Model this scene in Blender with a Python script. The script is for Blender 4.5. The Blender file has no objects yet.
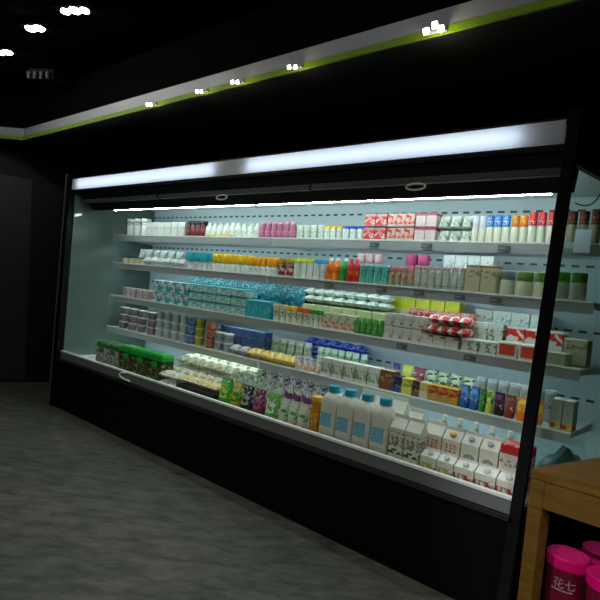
import bpy, bmesh, math, random
from mathutils import Vector, Matrix
random.seed(7)
C = bpy.context.scene.collection
sc = bpy.context.scene
PI = math.pi

# ------------------------------------------------------------------ camera
F_PX, YAW, PITCH, ROLL = 530.0, .7062, -.0139, .1069
CAM = Vector((0, 0, 1.3))
fw = Vector((-math.sin(YAW)*math.cos(PITCH), math.cos(YAW)*math.cos(PITCH), math.sin(PITCH)))
r0 = Vector((math.cos(YAW), math.sin(YAW), 0)); u0 = r0.cross(fw)
RT = r0*math.cos(ROLL) + u0*math.sin(ROLL); UP = u0*math.cos(ROLL) - r0*math.sin(ROLL)
cd = bpy.data.cameras.new('camera'); cam = bpy.data.objects.new('camera', cd); C.objects.link(cam)
cd.sensor_width = 36; cd.sensor_fit = 'HORIZONTAL'; cd.lens = F_PX/600*36; cd.clip_start = .02
m = Matrix((RT, UP, -fw)).transposed().to_4x4(); m.translation = CAM; cam.matrix_world = m
sc.camera = cam

def ray(px, py): return fw + RT*((px-300)/F_PX) - UP*((py-300)/F_PX)
def onZ(px, py, z): d = ray(px, py); return CAM + d*((z-CAM.z)/d.z)
def onY(px, py, y): d = ray(px, py); return CAM + d*(y/d.y)

# ------------------------------------------------------------------ materials
MATS = {}
def M(col, rough=.5, metal=0, spec=.5, emit=None, es=0, trans=0, name=None):
    k = ('M', col, rough, metal, spec, emit, es, trans)
    if k in MATS: return MATS[k]
    mt = bpy.data.materials.new(name or 'plain'); mt.use_nodes = True
    b = mt.node_tree.nodes['Principled BSDF']
    b.inputs['Base Color'].default_value = (*col, 1); b.inputs['Roughness'].default_value = rough
    b.inputs['Metallic'].default_value = metal; b.inputs['Specular IOR Level'].default_value = spec
    if trans: b.inputs['Transmission Weight'].default_value = trans
    if emit:
        b.inputs['Emission Color'].default_value = (*emit, 1); b.inputs['Emission Strength'].default_value = es
    MATS[k] = mt; return mt

def P(base, h, bands, rough=.45, seed=0):
    """printed packaging: base colour with bands (colour, z_from, z_to, coverage, scale) as fractions of the height"""
    k = ('P', base, round(h, 3), tuple(bands), rough, seed)
    if k in MATS: return MATS[k]
    mt = bpy.data.materials.new('printed_packaging'); mt.use_nodes = True
    nt = mt.node_tree; N = nt.nodes; L = nt.links; b = N['Principled BSDF']; b.inputs['Roughness'].default_value = rough
    tc = N.new('ShaderNodeTexCoord'); sp = N.new('ShaderNodeSeparateXYZ'); L.new(tc.outputs['Object'], sp.inputs[0])
    def mth(op, a, bb):
        n = N.new('ShaderNodeMath'); n.operation = op
        for i, v in enumerate((a, bb)):
            if isinstance(v, (int, float)): n.inputs[i].default_value = v
            else: L.new(v, n.inputs[i])
        return n.outputs[0]
    cur = None
    for i, (col, z0, z1, cov, scl) in enumerate(bands):
        if cov < 1 and scl > 24: col = tuple(.3*a+.7*c for a, c in zip(base, col))
        mask = mth('MULTIPLY', mth('GREATER_THAN', sp.outputs['Z'], z0*h), mth('LESS_THAN', sp.outputs['Z'], z1*h))
        if cov < 1:
            nz = N.new('ShaderNodeTexNoise'); nz.inputs['Scale'].default_value = scl*1.7; nz.inputs['Detail'].default_value = 1
            ad = N.new('ShaderNodeVectorMath'); ad.operation = 'ADD'; ad.inputs[1].default_value = (seed*3.1+i, seed*1.7, i*2.3)
            L.new(tc.outputs['Object'], ad.inputs[0]); L.new(ad.outputs[0], nz.inputs['Vector'])
            mask = mth('MULTIPLY', mask, mth('GREATER_THAN', nz.outputs['Fac'], .5 + (.5-cov)*.35))
        mx = N.new('ShaderNodeMix'); mx.data_type = 'RGBA'
        L.new(mask, mx.inputs[0])
        if cur is None: mx.inputs[6].default_value = (*base, 1)
        else: L.new(cur, mx.inputs[6])
        mx.inputs[7].default_value = (*col, 1); cur = mx.outputs[2]
    if cur is not None: L.new(cur, b.inputs['Base Color'])
    else: b.inputs['Base Color'].default_value = (*base, 1)
    MATS[k] = mt; return mt

WHITE = (.72, .78, .72); CREAM = (.66, .68, .54); GREY = (.4, .44, .42); TEAL = (.02, .32, .36); LTEAL = (.15, .6, .62)
RED = (.6, .02, .02); DRED = (.22, .012, .015); ORANGE = (.8, .22, .01); YEL = (.78, .5, .02); LYEL = (.72, .74, .08)
GREEN = (.04, .3, .04); BGREEN = (.04, .5, .06); DGREEN = (.015, .1, .03); BLUE = (.02, .1, .5); SBLUE = (.1, .45, .75)
PINK = (.42, .11, .21); PURP = (.12, .02, .12); BLACK = (.01, .01, .012); BROWN = (.18, .07, .02); OLIVE = (.3, .32, .06)

# ------------------------------------------------------------------ object helpers
def link(name, bm, mats, parent=None, smooth=False, loc=None):
    me = bpy.data.meshes.new(name); bmesh.ops.recalc_face_normals(bm, faces=bm.faces); bm.to_mesh(me); bm.free()
    for mm in (mats if isinstance(mats, (list, tuple)) else [mats]): me.materials.append(mm)
    if smooth:
        for p in me.polygons: p.use_smooth = True
        me.set_sharp_from_angle(angle=math.radians(35))
    o = bpy.data.objects.new(name, me); C.objects.link(o)
    if parent: o.parent = parent
    if loc: o.location = loc
    return o
def tag(o, label=None, cat=None, group=None, kind=None):
    if label: o['label'] = label
    if cat: o['category'] = cat
    if group: o['group'] = group
    if kind: o['kind'] = kind
    return o
def empty(name, loc=(0, 0, 0)):
    o = bpy.data.objects.new(name, None); C.objects.link(o); o.location = loc; o.empty_display_size = .05; return o
def copy_tree(o, parent=None):
    c = o.copy(); C.objects.link(c); c.parent = parent
    for ch in list(o.children): copy_tree(ch, c)
    return c
def hexa(bm, pts, mi=0):
    """8 points: bottom 4 ccw then top 4"""
    v = [bm.verts.new(p) for p in pts]
    for q in ((3, 2, 1, 0), (4, 5, 6, 7), (0, 1, 5, 4), (1, 2, 6, 5), (2, 3, 7, 6), (3, 0, 4, 7)):
        f = bm.faces.new([v[i] for i in q]); f.material_index = mi
def bx(bm, x0, x1, y0, y1, z0, z1, mi=0):
    hexa(bm, [(x0, y0, z0), (x1, y0, z0), (x1, y1, z0), (x0, y1, z0), (x0, y0, z1), (x1, y0, z1), (x1, y1, z1), (x0, y1, z1)], mi)
def box(name, x0, x1, y0, y1, z0, z1, mt, parent=None, bev=0):
    bm = bmesh.new(); bx(bm, x0, x1, y0, y1, z0, z1)
    if bev: bmesh.ops.bevel(bm, geom=bm.edges[:], offset=bev, segments=2, affect='EDGES')
    return link(name, bm, mt, parent)
def loft(bm, rings, mis=None, caps=True):
    vs = [[bm.verts.new(p) for p in r] for r in rings]
    n = len(rings[0])
    for i in range(len(vs)-1):
        for j in range(n):
            f = bm.faces.new((vs[i][j], vs[i][(j+1) % n], vs[i+1][(j+1) % n], vs[i+1][j]))
            if mis: f.material_index = mis[i]
    if caps:
        f = bm.faces.new(vs[0][::-1]); f.material_index = mis[0] if mis else 0
        f = bm.faces.new(vs[-1]); f.material_index = mis[-1] if mis else 0
def ring(w, d, z, seg=16, e=2.0, cx=0, cy=0):
    out = []
    for k in range(seg):
        a = 2*PI*(k+.5)/seg; c, s = math.cos(a), math.sin(a)
        out.append((cx+w/2*math.copysign(abs(c)**(2/e), c), cy+d/2*math.copysign(abs(s)**(2/e), s), z))
    return out
def rect(w, d, z, cy=0): return [(-w/2, cy-d/2, z), (w/2, cy-d/2, z), (w/2, cy+d/2, z), (-w/2, cy+d/2, z)]
def tube(bm, pts, r, seg=8):
    pts = [Vector(p) for p in pts]; rs = []
    for i, p in enumerate(pts):
        t = (pts[min(i+1, len(pts)-1)]-pts[max(i-1, 0)]).normalized()
        a = t.cross(Vector((0, 0, 1)));  a = a if a.length > 1e-3 else t.cross(Vector((0, 1, 0)))
        a.normalize(); b = t.cross(a)
        rs.append([p+a*r*math.cos(2*PI*k/seg)+b*r*math.sin(2*PI*k/seg) for k in range(seg)])
    loft(bm, rs)

# ------------------------------------------------------------------ product prototypes (origin at the base centre, front towards -Y)
def cup(w, d, h, body, lid, lidh=.14, name='yogurt_cup'):
    r = min(w, d)
    bm = bmesh.new(); hb = h*(1-lidh)
    loft(bm, [ring(r*.74, r*.74, 0), ring(r*.78, r*.78, hb*.06), ring(r*.9, r*.9, hb*.9), ring(r*.93, r*.93, hb)])
    o = link(name, bm, body, smooth=True)
    bm = bmesh.new(); loft(bm, [ring(r*.99, r*.99, hb), ring(r, r, hb+h*lidh*.3), ring(r*.98, r*.98, h-.001), ring(r*.85, r*.85, h)])
    link('lid', bm, lid, o, smooth=True); return o
def jar(w, d, h, body, lid, lidh=.3, name='jar'):
    r = min(w, d); bm = bmesh.new(); hb = h*(1-lidh)
    loft(bm, [ring(r*.86, r*.86, 0), ring(r*.96, r*.96, h*.04), ring(r*.97, r*.97, hb*.86), ring(r*.8, r*.8, hb)])
    o = link(name, bm, body, smooth=True)
    bm = bmesh.new(); loft(bm, [ring(r*.9, r*.9, hb), ring(r*.94, r*.94, hb+.003), ring(r*.94, r*.94, h-.004), ring(r*.86, r*.86, h)])
    link('lid', bm, lid, o, smooth=True); return o
def bottle(w, d, h, body, cap, label=None, name='bottle', neck=.42, sh=.6):
    r = min(w, d); bm = bmesh.new()
    loft(bm, [ring(r*.88, r*.88, 0), ring(r*.97, r*.97, h*.03), ring(r*.97, r*.97, h*sh), ring(r*.86, r*.86, h*(sh+.1)),
              ring(r*neck*1.15, r*neck*1.15, h*(sh+.24)), ring(r*neck, r*neck, h*.88)])
    o = link(name, bm, body, smooth=True)
    bm = bmesh.new(); c = r*neck*1.2
    loft(bm, [ring(c, c, h*.88), ring(c, c, h*.985), ring(c*.85, c*.85, h)]); link('cap', bm, cap, o, smooth=True)
    if label:
        bm = bmesh.new(); rr = r*.985
        loft(bm, [ring(rr, rr, h*.15), ring(rr, rr, h*(sh-.08))], caps=False); link('label', bm, label, o, smooth=True)
    return o
def carton(w, d, h, body, top=None, cap=None, name='milk_carton', front=None):
    """gable top carton"""
    bm = bmesh.new()
    loft(bm, [rect(w, d, 0), rect(w, d, h*.74), rect(w*.98, d*.1, h*.93), rect(w*.98, d*.06, h)], mis=[0, 1, 1])
    o = link(name, bm, [body, top or body])
    if cap:
        nrm = Vector((0, -h*.19, -d*.45)).normalized(); nrm = Vector((0, -math.sin(.72), math.cos(.72)))
        bm = bmesh.new(); c = w*.32
        loft(bm, [ring(c, c, 0, 14), ring(c, c, .014, 14), ring(c*.8, c*.8, .016, 14)])
        q = Vector((0, 0, 1)).rotation_difference(nrm).to_matrix().to_4x4()
        bmesh.ops.transform(bm, matrix=Matrix.Translation((0, -d*.27, h*.835)) @ q, verts=bm.verts)
        link('cap', bm, cap, o, smooth=True)
    if front:
        bm = bmesh.new(); bx(bm, -w*.36, w*.36, -d/2-.0012, -d/2, h*.12, h*.62); link('label', bm, front, o)
    return o
def pack(w, d, h, body, top=None, name='drink_carton', front=None, flap=True):
    """brick carton / box with a folded seam on top"""
    bm = bmesh.new(); b = min(w, d, h)*.05
    loft(bm, [rect(w-2*b, d-2*b, 0), rect(w, d, b), rect(w, d, h-b), rect(w-2*b, d-2*b, h)], mis=[0, 0, 1])
    o = link(name, bm, [body, top or body])
    if flap:
        bm = bmesh.new(); bx(bm, -w*.47, w*.47, -.002, .002, h, h+.003); link('seam', bm, top or body, o)
    if front:
        bm = bmesh.new(); bx(bm, -w*.4, w*.4, -d/2-.0012, -d/2, h*.15, h*.85); link('label', bm, front, o)
    return o
def pouch(w, d, h, body, spout=None, name='standing_pouch', seam=None):
    bm = bmesh.new()
    loft(bm, [ring(w*.86, d*.8, 0, 16, 2.6), ring(w*.95, d, h*.08, 16, 2.4), ring(w*.9, d*.92, h*.35, 16, 2.2), ring(w*.9, d*.6, h*.65, 16, 2.2),
              ring(w*.9, d*.22, h*.86, 16, 2.6), ring(w*.92, .005, h*.93, 16, 4), ring(w*.93, .004, h, 16, 6)], mis=[0]*5+[1])
    o = link(name, bm, [body, seam or body], smooth=True)
    if spout:
        bm = bmesh.new(); s = w*.22; loft(bm, [ring(s*.7, s*.7, h*.9, 10), ring(s*.7, s*.7, h*1.0, 10), ring(s, s, h*1.0+.0005, 10), ring(s, s, h*1.09, 10)])
        link('spout_cap', bm, spout, o, smooth=True)
    return o
def pillow(w, d, h, body, name='milk_pouch', seam=None):
    """sachet lying flat, crimped at both ends"""
    rs = []
    for t, k, ww in ((-.5, .03, 1), (-.46, .05, 1), (-.38, .55, .95), (-.2, .92, .9), (0, 1, .88), (.2, .92, .9), (.38, .55, .95), (.46, .05, 1), (.5, .03, 1)):
        rs.append([(x, t*d, z+h/2) for x, z, _ in ring(w*ww, h*k, 0, 14, 2.3)])
    bm = bmesh.new(); loft(bm, [[(p[0], p[1], p[2]) for p in r] for r in rs], mis=[1]+[0]*6+[1])
    return link(name, bm, [body, seam or body], smooth=True)
def multipack(w, d, h, body, wrap, name='drink_multipack'):
    """cans or cups side by side under a wrapping film"""
    bm = bmesh.new(); b = .006
    loft(bm, [rect(w-2*b, d-2*b, 0), rect(w, d, b), rect(w, d, h*.78), rect(w, d, h*.93), rect(w-3*b, d-3*b, h)], mis=[0, 0, 1, 1])
    o = link(name, bm, [body, wrap])
    bm = bmesh.new(); bx(bm, -w*.18, w*.18, -d/2-.0015, -d/2, h*.55, h*.74); link('handle_tab', bm, wrap, o)
    return o
def jug(w, d, h, body, cap, label, name='milk_jug'):
    bm = bmesh.new()
    loft(bm, [ring(w*.9, d*.9, 0, 20, 4), ring(w, d, h*.03, 20, 4), ring(w, d, h*.70, 20, 4), ring(w*.95, d*.95, h*.77, 20, 3.4), ring(w*.78, d*.78, h*.84, 20, 2.4),
              ring(w*.52, w*.52, h*.885, 20), ring(w*.50, w*.50, h*.92, 20)])
    o = link(name, bm, body, smooth=True)
    bm = bmesh.new(); c = w*.62; loft(bm, [ring(c, c, h*.885, 20), ring(c, c, h*.985, 20), ring(c*.9, c*.9, h, 20)]); link('cap', bm, cap, o, smooth=True)
    bm = bmesh.new(); bx(bm, -w*.33, w*.33, -d/2-.0015, -d/2+.004, h*.28, h*.52); link('label', bm, label, o)
    bm = bmesh.new(); tube(bm, [(0, d*.2, h*.86), (0, d*.42, h*.84), (0, d*.52, h*.74), (0, d*.53, h*.62), (0, d*.46, h*.55)], w*.07); link('handle', bm, body, o, smooth=True)
    return o

# ------------------------------------------------------------------ display case dimensions
D = 2.345; YB = 3.25; LIP = 2.79
ZR = .529; ZHB = 2.033; ZHT = 2.13
SH = [1.681, 1.406, 1.083, .774]
XJ = -2.72                                   # joint between the two modules
def xl(z): return -4.86-.07*(z-ZR)/1.5       # inner faces of the end panels, leaning slightly outwards
FL = .16
def xr(z): return -.70+.05*(z-ZR)/1.5
black = M((.0025, .0025, .003), .5, spec=.15); blackg = M((.006, .006, .007), .18, spec=.5)
steel = M((.5, .55, .55), .45, .0); white_metal = M((.62, .68, .68), .4); lipm = M((.46, .50, .50), .4)
railm = M((.8, .85, .8), .35); darkg = M((.05, .055, .055), .35)

case = tag(empty('display_refrigerator', (-2.78, D, 0)), 'long black open-front refrigerated display case full of dairy, lit from inside', 'refrigerator')
def cp(name, bm, mt, parent=None, smooth=False):
    o = link(name, bm, mt, None, smooth); o.parent = parent or case
    o.matrix_parent_inverse = Matrix.Translation((2.78, -D, 0)); return o
# base
bm = bmesh.new(); bx(bm, -4.95, -.705, D, YB+.1, .0, ZR-.075); cp('base', bm, black)
bm = bmesh.new(); bx(bm, -4.90, -.66, D-.012, D, .04, .30); cp('kick_panel', bm, M((.0025, .0025, .0025), .6, spec=.1))
bm = bmesh.new(); bx(bm, -4.88, -.69, D-.02, D+.02, ZR-.098, ZR-.078); cp('bumper_rail', bm, M((.02, .02, .022), .25))
# deck tray and its front rail
bm = bmesh.new(); hexa(bm, [(-4.86, D+.03, ZR-.074), (-.704, D+.03, ZR-.074), (-.545, YB-.001, ZR-.074), (-4.86, YB-.001, ZR-.074), (-4.86, D+.03, ZR-.05), (-.704, D+.03, ZR-.05), (-.545, YB-.001, ZR-.05), (-4.86, YB-.001, ZR-.05)]); cp('bottom_deck', bm, white_metal)
bm = bmesh.new(); bx(bm, -4.84, -.705, D, D+.022, ZR-.074, ZR-.012); ra = cp('deck_front_rail', bm, M((.15, .165, .165), .4))
bm = bmesh.new(); bx(bm, -4.84, -.705, D-.004, D+.026, ZR-.012, ZR); o = link('rail_edge', bm, railm, ra)
# back panel with slots
bp = bpy.data.materials.new('slotted_back_panel'); bp.use_nodes = True; nt = bp.node_tree; N = nt.nodes; L = nt.links
def mth(op, a, b=0.0, nt=None):
    n = nt.nodes.new('ShaderNodeMath'); n.operation = op
    for i, v in enumerate((a, b)):
        if isinstance(v, (int, float)): n.inputs[i].default_value = v
        else: nt.links.new(v, n.inputs[i])
    return n.outputs[0]
tc = N.new('ShaderNodeTexCoord'); sp = N.new('ShaderNodeSeparateXYZ'); L.new(tc.outputs['Object'], sp.inputs[0])
fx = mth('LESS_THAN', mth('FRACT', mth('DIVIDE', mth('ADD', sp.outputs['X'], 50., nt=nt), .075, nt=nt), nt=nt), .55, nt=nt)
tot = None
for z in (1.925, 1.612, 1.25, .88):
    g = mth('LESS_THAN', mth('ABSOLUTE', mth('SUBTRACT', sp.outputs['Z'], z, nt=nt), nt=nt), .007, nt=nt)
    tot = g if tot is None else mth('ADD', tot, g, nt=nt)
mk = mth('MULTIPLY', tot, fx, nt=nt); mx = N.new('ShaderNodeMix'); mx.data_type = 'RGBA'; L.new(mk, mx.inputs[0])
mx.inputs[6].default_value = (.5, .62, .66, 1); mx.inputs[7].default_value = (.03, .06, .07, 1)
L.new(mx.outputs[2], N['Principled BSDF'].inputs['Base Color']); N['Principled BSDF'].inputs['Roughness'].default_value = .35
bm = bmesh.new(); bx(bm, -4.93, -.525, YB, YB+.08, ZR-.07, 2.13); cp('back_panel', bm, bp)
# canopy
bm = bmesh.new(); bx(bm, -5.0, -.60, D+.05, YB+.1, ZHT+.002, ZHT+.03); bx(bm, -4.93, -.655, D+.30, YB, 2.02, ZHT); cp('canopy', bm, [black])
bm = bmesh.new(); bx(bm, -4.93, -.60, D+.28, YB-.002, 2.0, 2.018); cp('canopy_lining', bm, white_metal)
bm = bmesh.new(); hexa(bm, [(-4.93, D+.225, 1.880), (-.66, D+.225, 1.880), (-.66, D+.243, 1.880), (-4.93, D+.243, 1.880), (-4.95, D+.06, ZHB-.02), (-.655, D+.06, ZHB-.02), (-.655, D+.30, ZHB+.05), (-4.95, D+.30, ZHB+.05)])
cp('canopy_fascia', bm, M((.006, .006, .007), .6, spec=.08))
# header light box: housing, tubes, translucent diffuser
bm = bmesh.new(); x0, x1 = -5.01, -.655
bx(bm, x0, x1, D+.055, D+.065, ZHB-.01, ZHT+.01); bx(bm, x0, x1, D-.003, D+.055, ZHB-.012, ZHB-.002); bx(bm, x0, x1, D-.003, D+.055, ZHT+.002, ZHT+.012)
for f in bm.faces: f.material_index = 0 if (f.calc_center_median().z < ZHB or f.calc_center_median().z > ZHT or f.calc_center_median().y > D+.064) else 1
hd = cp('header_light_box', bm, [M((.004, .004, .005), .6, spec=.1), M((.5, .52, .55), .5)])
dm = bpy.data.materials.new('opal_diffuser'); dm.use_nodes = True; nt = dm.node_tree; nt.nodes.remove(nt.nodes['Principled BSDF'])
tl = nt.nodes.new('ShaderNodeBsdfTranslucent'); tl.inputs[0].default_value = (.8, .84, .92, 1); df = nt.nodes.new('ShaderNodeBsdfDiffuse'); df.inputs[0].default_value = (.6, .6, .58, 1)
ms = nt.nodes.new('ShaderNodeMixShader'); ms.inputs[0].default_value = .35; nt.links.new(tl.outputs[0], ms.inputs[1]); nt.links.new(df.outputs[0], ms.inputs[2]); nt.links.new(ms.outputs[0], nt.nodes['Material Output'].inputs[0])
bm = bmesh.new(); bx(bm, x0+.004, x1-.004, D-.003, D+.0, ZHB-.002, ZHT+.002); link('diffuser', bm, dm, hd)
HT = M((.9, .9, .9), emit=(.86, .94, 1), es=4.8, name='lit_tube')
for a, b in ((-4.86, -2.90), (-2.57, -.84)):
    n = 1 if b-a < 1 else 2
    bm = bmesh.new(); bx(bm, a, b, D+.046, D+.054, 2.048, 2.116); link('fluorescent_tube', bm, HT, hd, smooth=True)
# canopy lamps over the shelves and slim lamps under each shelf
CT = M((.9, .9, .9), emit=(.84, 1, .97), es=62, name='lit_tube'); UT = M((.9, .9, .9), emit=(.80, .97, 1), es=15, name='lit_tube')
for a, b in ((-4.60, -3.62), (-3.60, -2.74), (-2.70, -1.74), (-1.72, -.76)):
    bm = bmesh.new(); tube(bm, [(a, 2.602, 1.8835), (b, 2.602, 1.8835)], .0055); lt = cp('canopy_lamp', bm, CT, smooth=True)
    bm = bmesh.new(); bx(bm, a-.01, b+.01, 2.596, 2.61, 1.890, 1.93); link('lamp_holder', bm, M((.02, .02, .02), .5), lt)
# shelves, each module separately
for si, z in enumerate(SH):
    for a, b in ((xl(z)+.02, XJ-.004), (XJ+.004, xr(z)+(.098 if si < 2 else .085))):
        bm = bmesh.new(); bx(bm, a, b, LIP+.008, YB-.002, z-.028, z-.006)
        for sx in (a+.004, b-.012):
            bm2 = None
            hexa(bm, [(sx, LIP+.04, z-.034), (sx+.008, LIP+.04, z-.034), (sx+.008, YB-.004, z-.05), (sx, YB-.004, z-.05), (sx, LIP+.04, z-.0285), (sx+.008, LIP+.04, z-.0285), (sx+.008, YB-.004, z-.0285), (sx, YB-.004, z-.0285)])
        s = cp('shelf', bm, white_metal)
        bm = bmesh.new(); hexa(bm, [(a, LIP+.012, z-.062), (b, LIP+.012, z-.062), (b, LIP+.018, z-.062), (a, LIP+.018, z-.062), (a, LIP, z-.01), (b, LIP, z-.01), (b, LIP+.007, z-.01), (a, LIP+.007, z-.01)])
        pr = link('price_rail', bm, lipm, s)
        bm = bmesh.new(); bx(bm, a, b, LIP-.003, LIP+.007, z-.010, z-.001); link('rail_edge', bm, railm, s)
        if si < 4:
            bm = bmesh.new(); tube(bm, [(a+.05, LIP+.045, z-.042), (b-.05, LIP+.045, z-.042)], .005, 6); link('shelf_lamp', bm, UT, s, smooth=True)
# end panels: black front post, frame and pane
def lean_box(bm, xf0, xf1, y0, y1, z0, z1):
    hexa(bm, [(xf0(z0), y0, z0), (xf1(z0), y0, z0), (xf1(z0), y1, z0), (xf0(z0), y1, z0), (xf0(z1), y0, z1), (xf1(z1), y0, z1), (xf1(z1), y1, z1), (xf0(z1), y1, z1)])
bm = bmesh.new(); lean_box(bm, lambda z: xr(z), lambda z: xr(z)+.046, D-.02, D+.012, .0, 2.17); ep = cp('end_frame', bm, blackg)
def flare(bm, a, b, z0, z1):   # the glazed end runs slightly outwards towards the back
    f = lambda z, y, o: xr(z)+.02+o+FL*(y-D-.013)/(YB-D)
    y0, y1 = D+.013, YB+.09
    hexa(bm, [(f(z0, y0, a), y0, z0), (f(z0, y0, b), y0, z0), (f(z0, y1, b), y1, z0), (f(z0, y1, a), y1, z0), (f(z1, y0, a), y0, z1), (f(z1, y0, b), y0, z1), (f(z1, y1, b), y1, z1), (f(z1, y1, a), y1, z1)])
bm = bmesh.new(); flare(bm, 0, .025, 1.945, 2.17); link('top_rail', bm, black, ep)
bm = bmesh.new(); flare(bm, 0, .025, 0, ZR-.045); link('bottom_rail', bm, black, ep)
gm = bpy.data.materials.new('clear_glass'); gm.use_nodes = True; nt = gm.node_tree; nt.nodes.remove(nt.nodes['Principled BSDF'])
tr = nt.nodes.new('ShaderNodeBsdfTransparent'); tr.inputs[0].default_value = (.80, .86, .83, 1); gl = nt.nodes.new('ShaderNodeBsdfGlossy'); gl.inputs['Roughness'].default_value = .02
ms = nt.nodes.new('ShaderNodeMixShader')
ms.inputs[0].default_value = .05; nt.links.new(tr.outputs[0], ms.inputs[1]); nt.links.new(gl.outputs[0], ms.inputs[2]); nt.links.new(ms.outputs[0], nt.nodes['Material Output'].inputs[0])
bm = bmesh.new(); flare(bm, .010, .016, ZR-.044, 1.944); link('glass_pane', bm, gm, ep)
bm = bmesh.new(); lean_box(bm, lambda z: xl(z)-.085, lambda z: xl(z)-.012, D-.025, D+.03, .0, 2.17); ep = cp('end_frame', bm, black)
bm = bmesh.new(); lean_box(bm, lambda z: xl(z)-.10, lambda z: xl(z)-.086, D-.03, D+.03, .02, 2.18); link('edge_trim', bm, M((.10, .10, .11), .3), ep)
bm = bmesh.new(); lean_box(bm, lambda z: xl(z)-.05, lambda z: xl(z)-.0, D+.031, YB, ZR-.05, 2.0); link('side_lining', bm, M((.10, .15, .13), .09, spec=.6), ep)
bm = bmesh.new(); lean_box(bm, lambda z: xl(z)-.085, lambda z: xl(z)-.052, D+.031, YB+.1, .46, 2.12); link('side_panel', bm, black, ep)
# night blind bars with pull handles
for a, b, hx in ((-4.84, -3.62, None), (-3.58, -2.06, -2.83), (-2.04, -.67, -1.346)):
    bm = bmesh.new(); bx(bm, a, b, 2.385, 2.415, 1.912, 1.944)
    nb = cp('night_blind_bar', bm, M((.035, .038, .038), .5, spec=.2))
    if hx:
        pts = [(hx+.055*math.cos(t), 2.378, 1.893+.016*math.sin(t)) for t in [2*PI*k/20 for k in range(21)]]
        bm = bmesh.new(); tube(bm, pts, .005, 6); link('pull_handle', bm, M((.5, .5, .48), .35), nb, smooth=True)

# ------------------------------------------------------------------ goods
ORD = ['first', 'second', 'third', 'fourth', 'fifth', 'sixth', 'seventh', 'eighth', 'ninth', 'tenth', 'eleventh', 'twelfth', 'thirteenth', 'fourteenth']
used = set()
SHN = ['top shelf', 'second shelf', 'third shelf', 'fourth shelf', 'bottom deck']
def lipY(s): return LIP if s < 4 else D+.03
def base_z(s): return (SH[s]-.006 if s < 4 else ZR-.05)
def lip_y(px, s):
    k = {0: .016, 1: .0775, 2: .160, 3: .2295, 4: .3315}[s]
    return 227 + k*(px+310)
def run(s, px0, px1, n, hpx, make, desc, cat, where='', dep=None, row=.015, layers=1, z0=0, kw=.94, jit=0, rotz=0, tilt=0):
    """n goods side by side between two places of a shelf, layers high; row = distance behind the shelf lip"""
    z = SH[s] if s < 4 else ZR; Y = lipY(s)+row
    A = onY(px0, lip_y(px0, s), LIP if s < 4 else D).x; B = onY(px1, lip_y(px1, s), LIP if s < 4 else D).x
    if row > .08:    # rows further back are placed by what shows above the front row
        A = onY(px0, lip_y(px0, s), Y).x; B = onY(px1, lip_y(px1, s), Y).x
    mid = Vector(((A+B)/2, Y, z)) - CAM; ppm = F_PX/mid.dot(fw); h = hpx/ppm
    w = (B-A)/n; ww = w*kw; d = dep or min(ww, .09)
    d = min(d, YB-.03-jit-Y)
    if Y+d > LIP-.01:     # stay under the shelf above
        top = (SH[s-1]-.052 if s else 1.86) - base_z(s) - z0 - .006
        h = min(h, top/layers-.006)
    xmax = xr(SH[s] if s < 4 else ZR) + (.094 if s < 2 else .084 if s < 4 else -.012+FL*(Y-D)/(YB-D))
    proto = make(ww, d, h); k = 0; out = []
    for l in range(layers):
        for i in range(n):
            if A+w*(i+.5)+ww/2 > xmax: continue
            o = proto if k == 0 else copy_tree(proto)
            k += 1
            o.location = (A+w*(i+.5), Y+d/2+.006+random.uniform(0, jit), base_z(s)+.001+z0+l*(h+.004))
            if rotz or jit: o.rotation_euler.z = rotz + random.uniform(-1, 1)*jit*4
            lay = '' if layers == 1 else ', ' + ((['bottom', 'top'] if layers == 2 else ['bottom', 'middle', 'top'])[l]) + ' layer'
            loc = where or 'on the ' + SHN[s]
            if n == 1: lb = f"{desc}{lay} {loc}"
            else: lb = f"{ORD[i]} {desc} from left{lay} {loc}"
            assert lb not in used, lb
            assert 4 <= len(lb.split()) <= 16, lb
            used.add(lb)
            tag(o, lb, cat, f"{desc} {loc}" if n*layers > 1 else None); out.append(o)
    if not out:
        for c in list(proto.children): bpy.data.objects.remove(c)
        bpy.data.objects.remove(proto)
    return out

mW = M(WHITE, .4); mC = M(CREAM, .45)
# ---- top shelf
run(0, 121, 143, 3, 17, lambda w, d, h: cup(w, d, h, P(WHITE, h, [(BLACK, .62, .86, .5, 30), (GREY, .1, .4, .4, 60)]), mW), 'white tub with black spot', 'tub')
run(0, 143, 182, 6, 14, lambda w, d, h: pack(w, d, h, P((.55, .6, .55), h, [(GREY, .25, .7, .45, 70), ((.4, .12, .1), .5, .65, .3, 60)]), mW), 'small white drink carton', 'carton')
run(0, 182, 201, 4, 16, lambda w, d, h: jar(w, d, h, P(DRED, h, [(BLACK, .1, .8, .5, 40), ((.5, .2, .2), .3, .5, .35, 70)]), M(BLACK, .4), .22), 'dark red jar with black lid', 'jar')
run(0, 201, 230, 5, 15, lambda w, d, h: bottle(w, d, h, P(WHITE, h, [(YEL, .05, .25, .7, 30), (GREY, .3, .5, .4, 60)]), mW), 'white bottle with yellow foot', 'bottle')
run(0, 230, 255, 4, 15, lambda w, d, h: bottle(w, d, h, P(WHITE, h, [(GREEN, .2, .5, .3, 50), (GREY, .2, .6, .3, 60)]), mW), 'white bottle with grey green print', 'bottle')
run(0, 255, 291, 6, 17, lambda w, d, h: bottle(w, d, h, P(PINK, h, [((.7, .35, .45), .2, .5, .35, 50)]), M((.7, .4, .5), .4), neck=.6), 'pink bottle', 'bottle')
run(0, 292, 320, 4, 14, lambda w, d, h: cup(w, d, h, P(WHITE, h, [(GREEN, .2, .6, .35, 50), (GREY, .1, .8, .3, 50)]), mW), 'white cup with green print', 'cup')
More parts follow.
